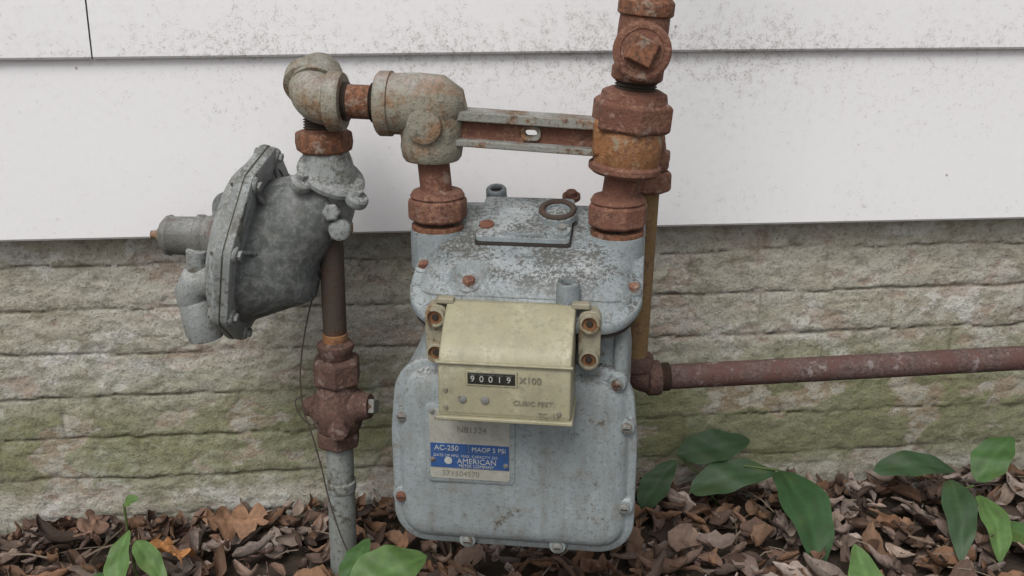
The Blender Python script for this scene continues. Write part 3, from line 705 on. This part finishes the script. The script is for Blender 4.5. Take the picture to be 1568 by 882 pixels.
# ---------------------------------------------------------------- riser and valve
ris=empty('gas_riser_pipe',ML)
cyl('upper_pipe',(-.240,.03,.49),(-.243,.03,.32),.0150,M_PIPEB,ris)
cyl('pipe_rust_sleeve',(-.2425,.03,.345),(-.243,.03,.318),.0158,M_ORANGE,ris)
lathe('lower_pipe_sleeve',[(0,.0185),(.12,.0180),(.121,.0205),(.133,.0208),(.135,.0180),(.15,.018)],(-.249,.03,.0),(.015,0,1),M_PIPEG,ris,32)
cyl('lower_pipe',(-.250,.03,-.08),(-.245,.03,.20),.0178,M_PIPEG,ris)
val=empty('shutoff_valve',ML)
lathe('top_collar',[(0,.019),(.008,.0215),(.012,.0235),(.018,.0235),(.022,.018)],(-.243,.03,.312),(0,0,1),M_VALVE,val,32,0,.0006)
hexnut('top_nut',(-.243,.03,.293),(0,0,1),.0325,.036,M_VALVE,val,.2)
sweep('body',[(-.244,.03,.28),(-.244,.03,.262),(-.245,.03,.247),(-.245,.03,.232),(-.245,.03,.215),(-.246,.03,.205)],[.024,.027,.033,.034,.030,.024],M_VALVE,val,32)
hexnut('bottom_nut',(-.246,.03,.199),(0,0,1),.030,.024,M_VALVE,val,.2)
lathe('plug_right',[(0,.024),(.030,.022),(.036,.018),(.046,.016),(.046,.010),(.052,.009)],(-.245,.03,.243),(1,-.1,.08),M_VALVE,val,24,0,.001)
hexnut('plug_key',(-.196,.025,.2475),(1,-.1,.08),.0125,.010,M_STEEL,val,.4,4)
lathe('plug_left',[(0,.024),(.030,.019),(.036,.014),(.044,.012)],(-.245,.03,.240),(-1,.1,-.05),M_VALVE,val,24,0,.001)
hexnut('plug_end_nut',(-.286,.034,.2375),(-1,.1,-.05),.011,.010,M_FITR,val,.2)
lathe('lock_wing',[(0,.015),(.012,.014),(.014,.010)],(-.235,.000,.225),(.2,-1,0),M_VALVE,val,6,0,.0015)

wire=empty('hanging_wire',ML)
wp=[(-.262,.012,.40),(-.27,.008,.37),(-.278,.004,.33),(-.282,.0,.29),(-.279,-.004,.25),(-.268,-.008,.215),(-.258,-.010,.17),(-.25,-.014,.13),(-.236,-.018,.08),(-.222,-.02,.04),(-.215,-.02,-.01)]
def cat(pts,n=8):
    P_=[Vector(p) for p in pts]; out=[]
    for i in range(len(P_)-1):
        a=P_[max(i-1,0)];b_=P_[i];c=P_[i+1];d=P_[min(i+2,len(P_)-1)]
        for k in range(n):
            t=k/n; out.append(.5*((2*b_)+(c-a)*t+(2*a-5*b_+4*c-d)*t*t+(3*b_-a-3*c+d)*t**3))
    return out+[P_[-1]]
sweep('strand_1',cat(wp),.0010,M_WIRE,wire,6)
sweep('strand_2',cat([(-.255,.006,.245),(-.27,-.003,.23),(-.285,-.004,.245),(-.29,.0,.262),(-.275,.002,.27)]),.0010,M_WIRE,wire,6)

# ---------------------------------------------------------------- camera, light
cam=D.cameras.new('camera'); co=D.objects.new('camera',cam); COL.objects.link(co)
cam.sensor_width=36; cam.lens=36*1600/1568; cam.clip_start=.01; cam.clip_end=500
co.location=(0,-1.4,.83); co.rotation_euler=(rad(71),0,rad(-4.8)); sc.camera=co
w=D.worlds.new('World'); sc.world=w; w.use_nodes=True; nt=w.node_tree
bg=nt.nodes['Background']; sky=nt.nodes.new('ShaderNodeTexSky'); sky.sky_type='NISHITA'; sky.sun_disc=False
EL,RT=52,205
sky.sun_elevation=rad(EL); sky.sun_rotation=rad(RT); sky.dust_density=3
hs=nt.nodes.new('ShaderNodeHueSaturation'); hs.inputs['Saturation'].default_value=.2
nt.links.new(sky.outputs[0],hs.inputs['Color']); nt.links.new(hs.outputs[0],bg.inputs[0]); bg.inputs[1].default_value=.15
s=D.lights.new('sun','SUN'); s.energy=1.6; s.angle=rad(28); s.color=(1,.97,.92); so=D.objects.new('sun',s); COL.objects.link(so)
dv=Vector((math.sin(rad(RT))*math.cos(rad(EL)),math.cos(rad(RT))*math.cos(rad(EL)),math.sin(rad(EL))))
so.rotation_euler=dv.to_track_quat('Z','Y').to_euler()
sc.view_settings.view_transform='Standard'; sc.view_settings.look='None'; sc.view_settings.exposure=0
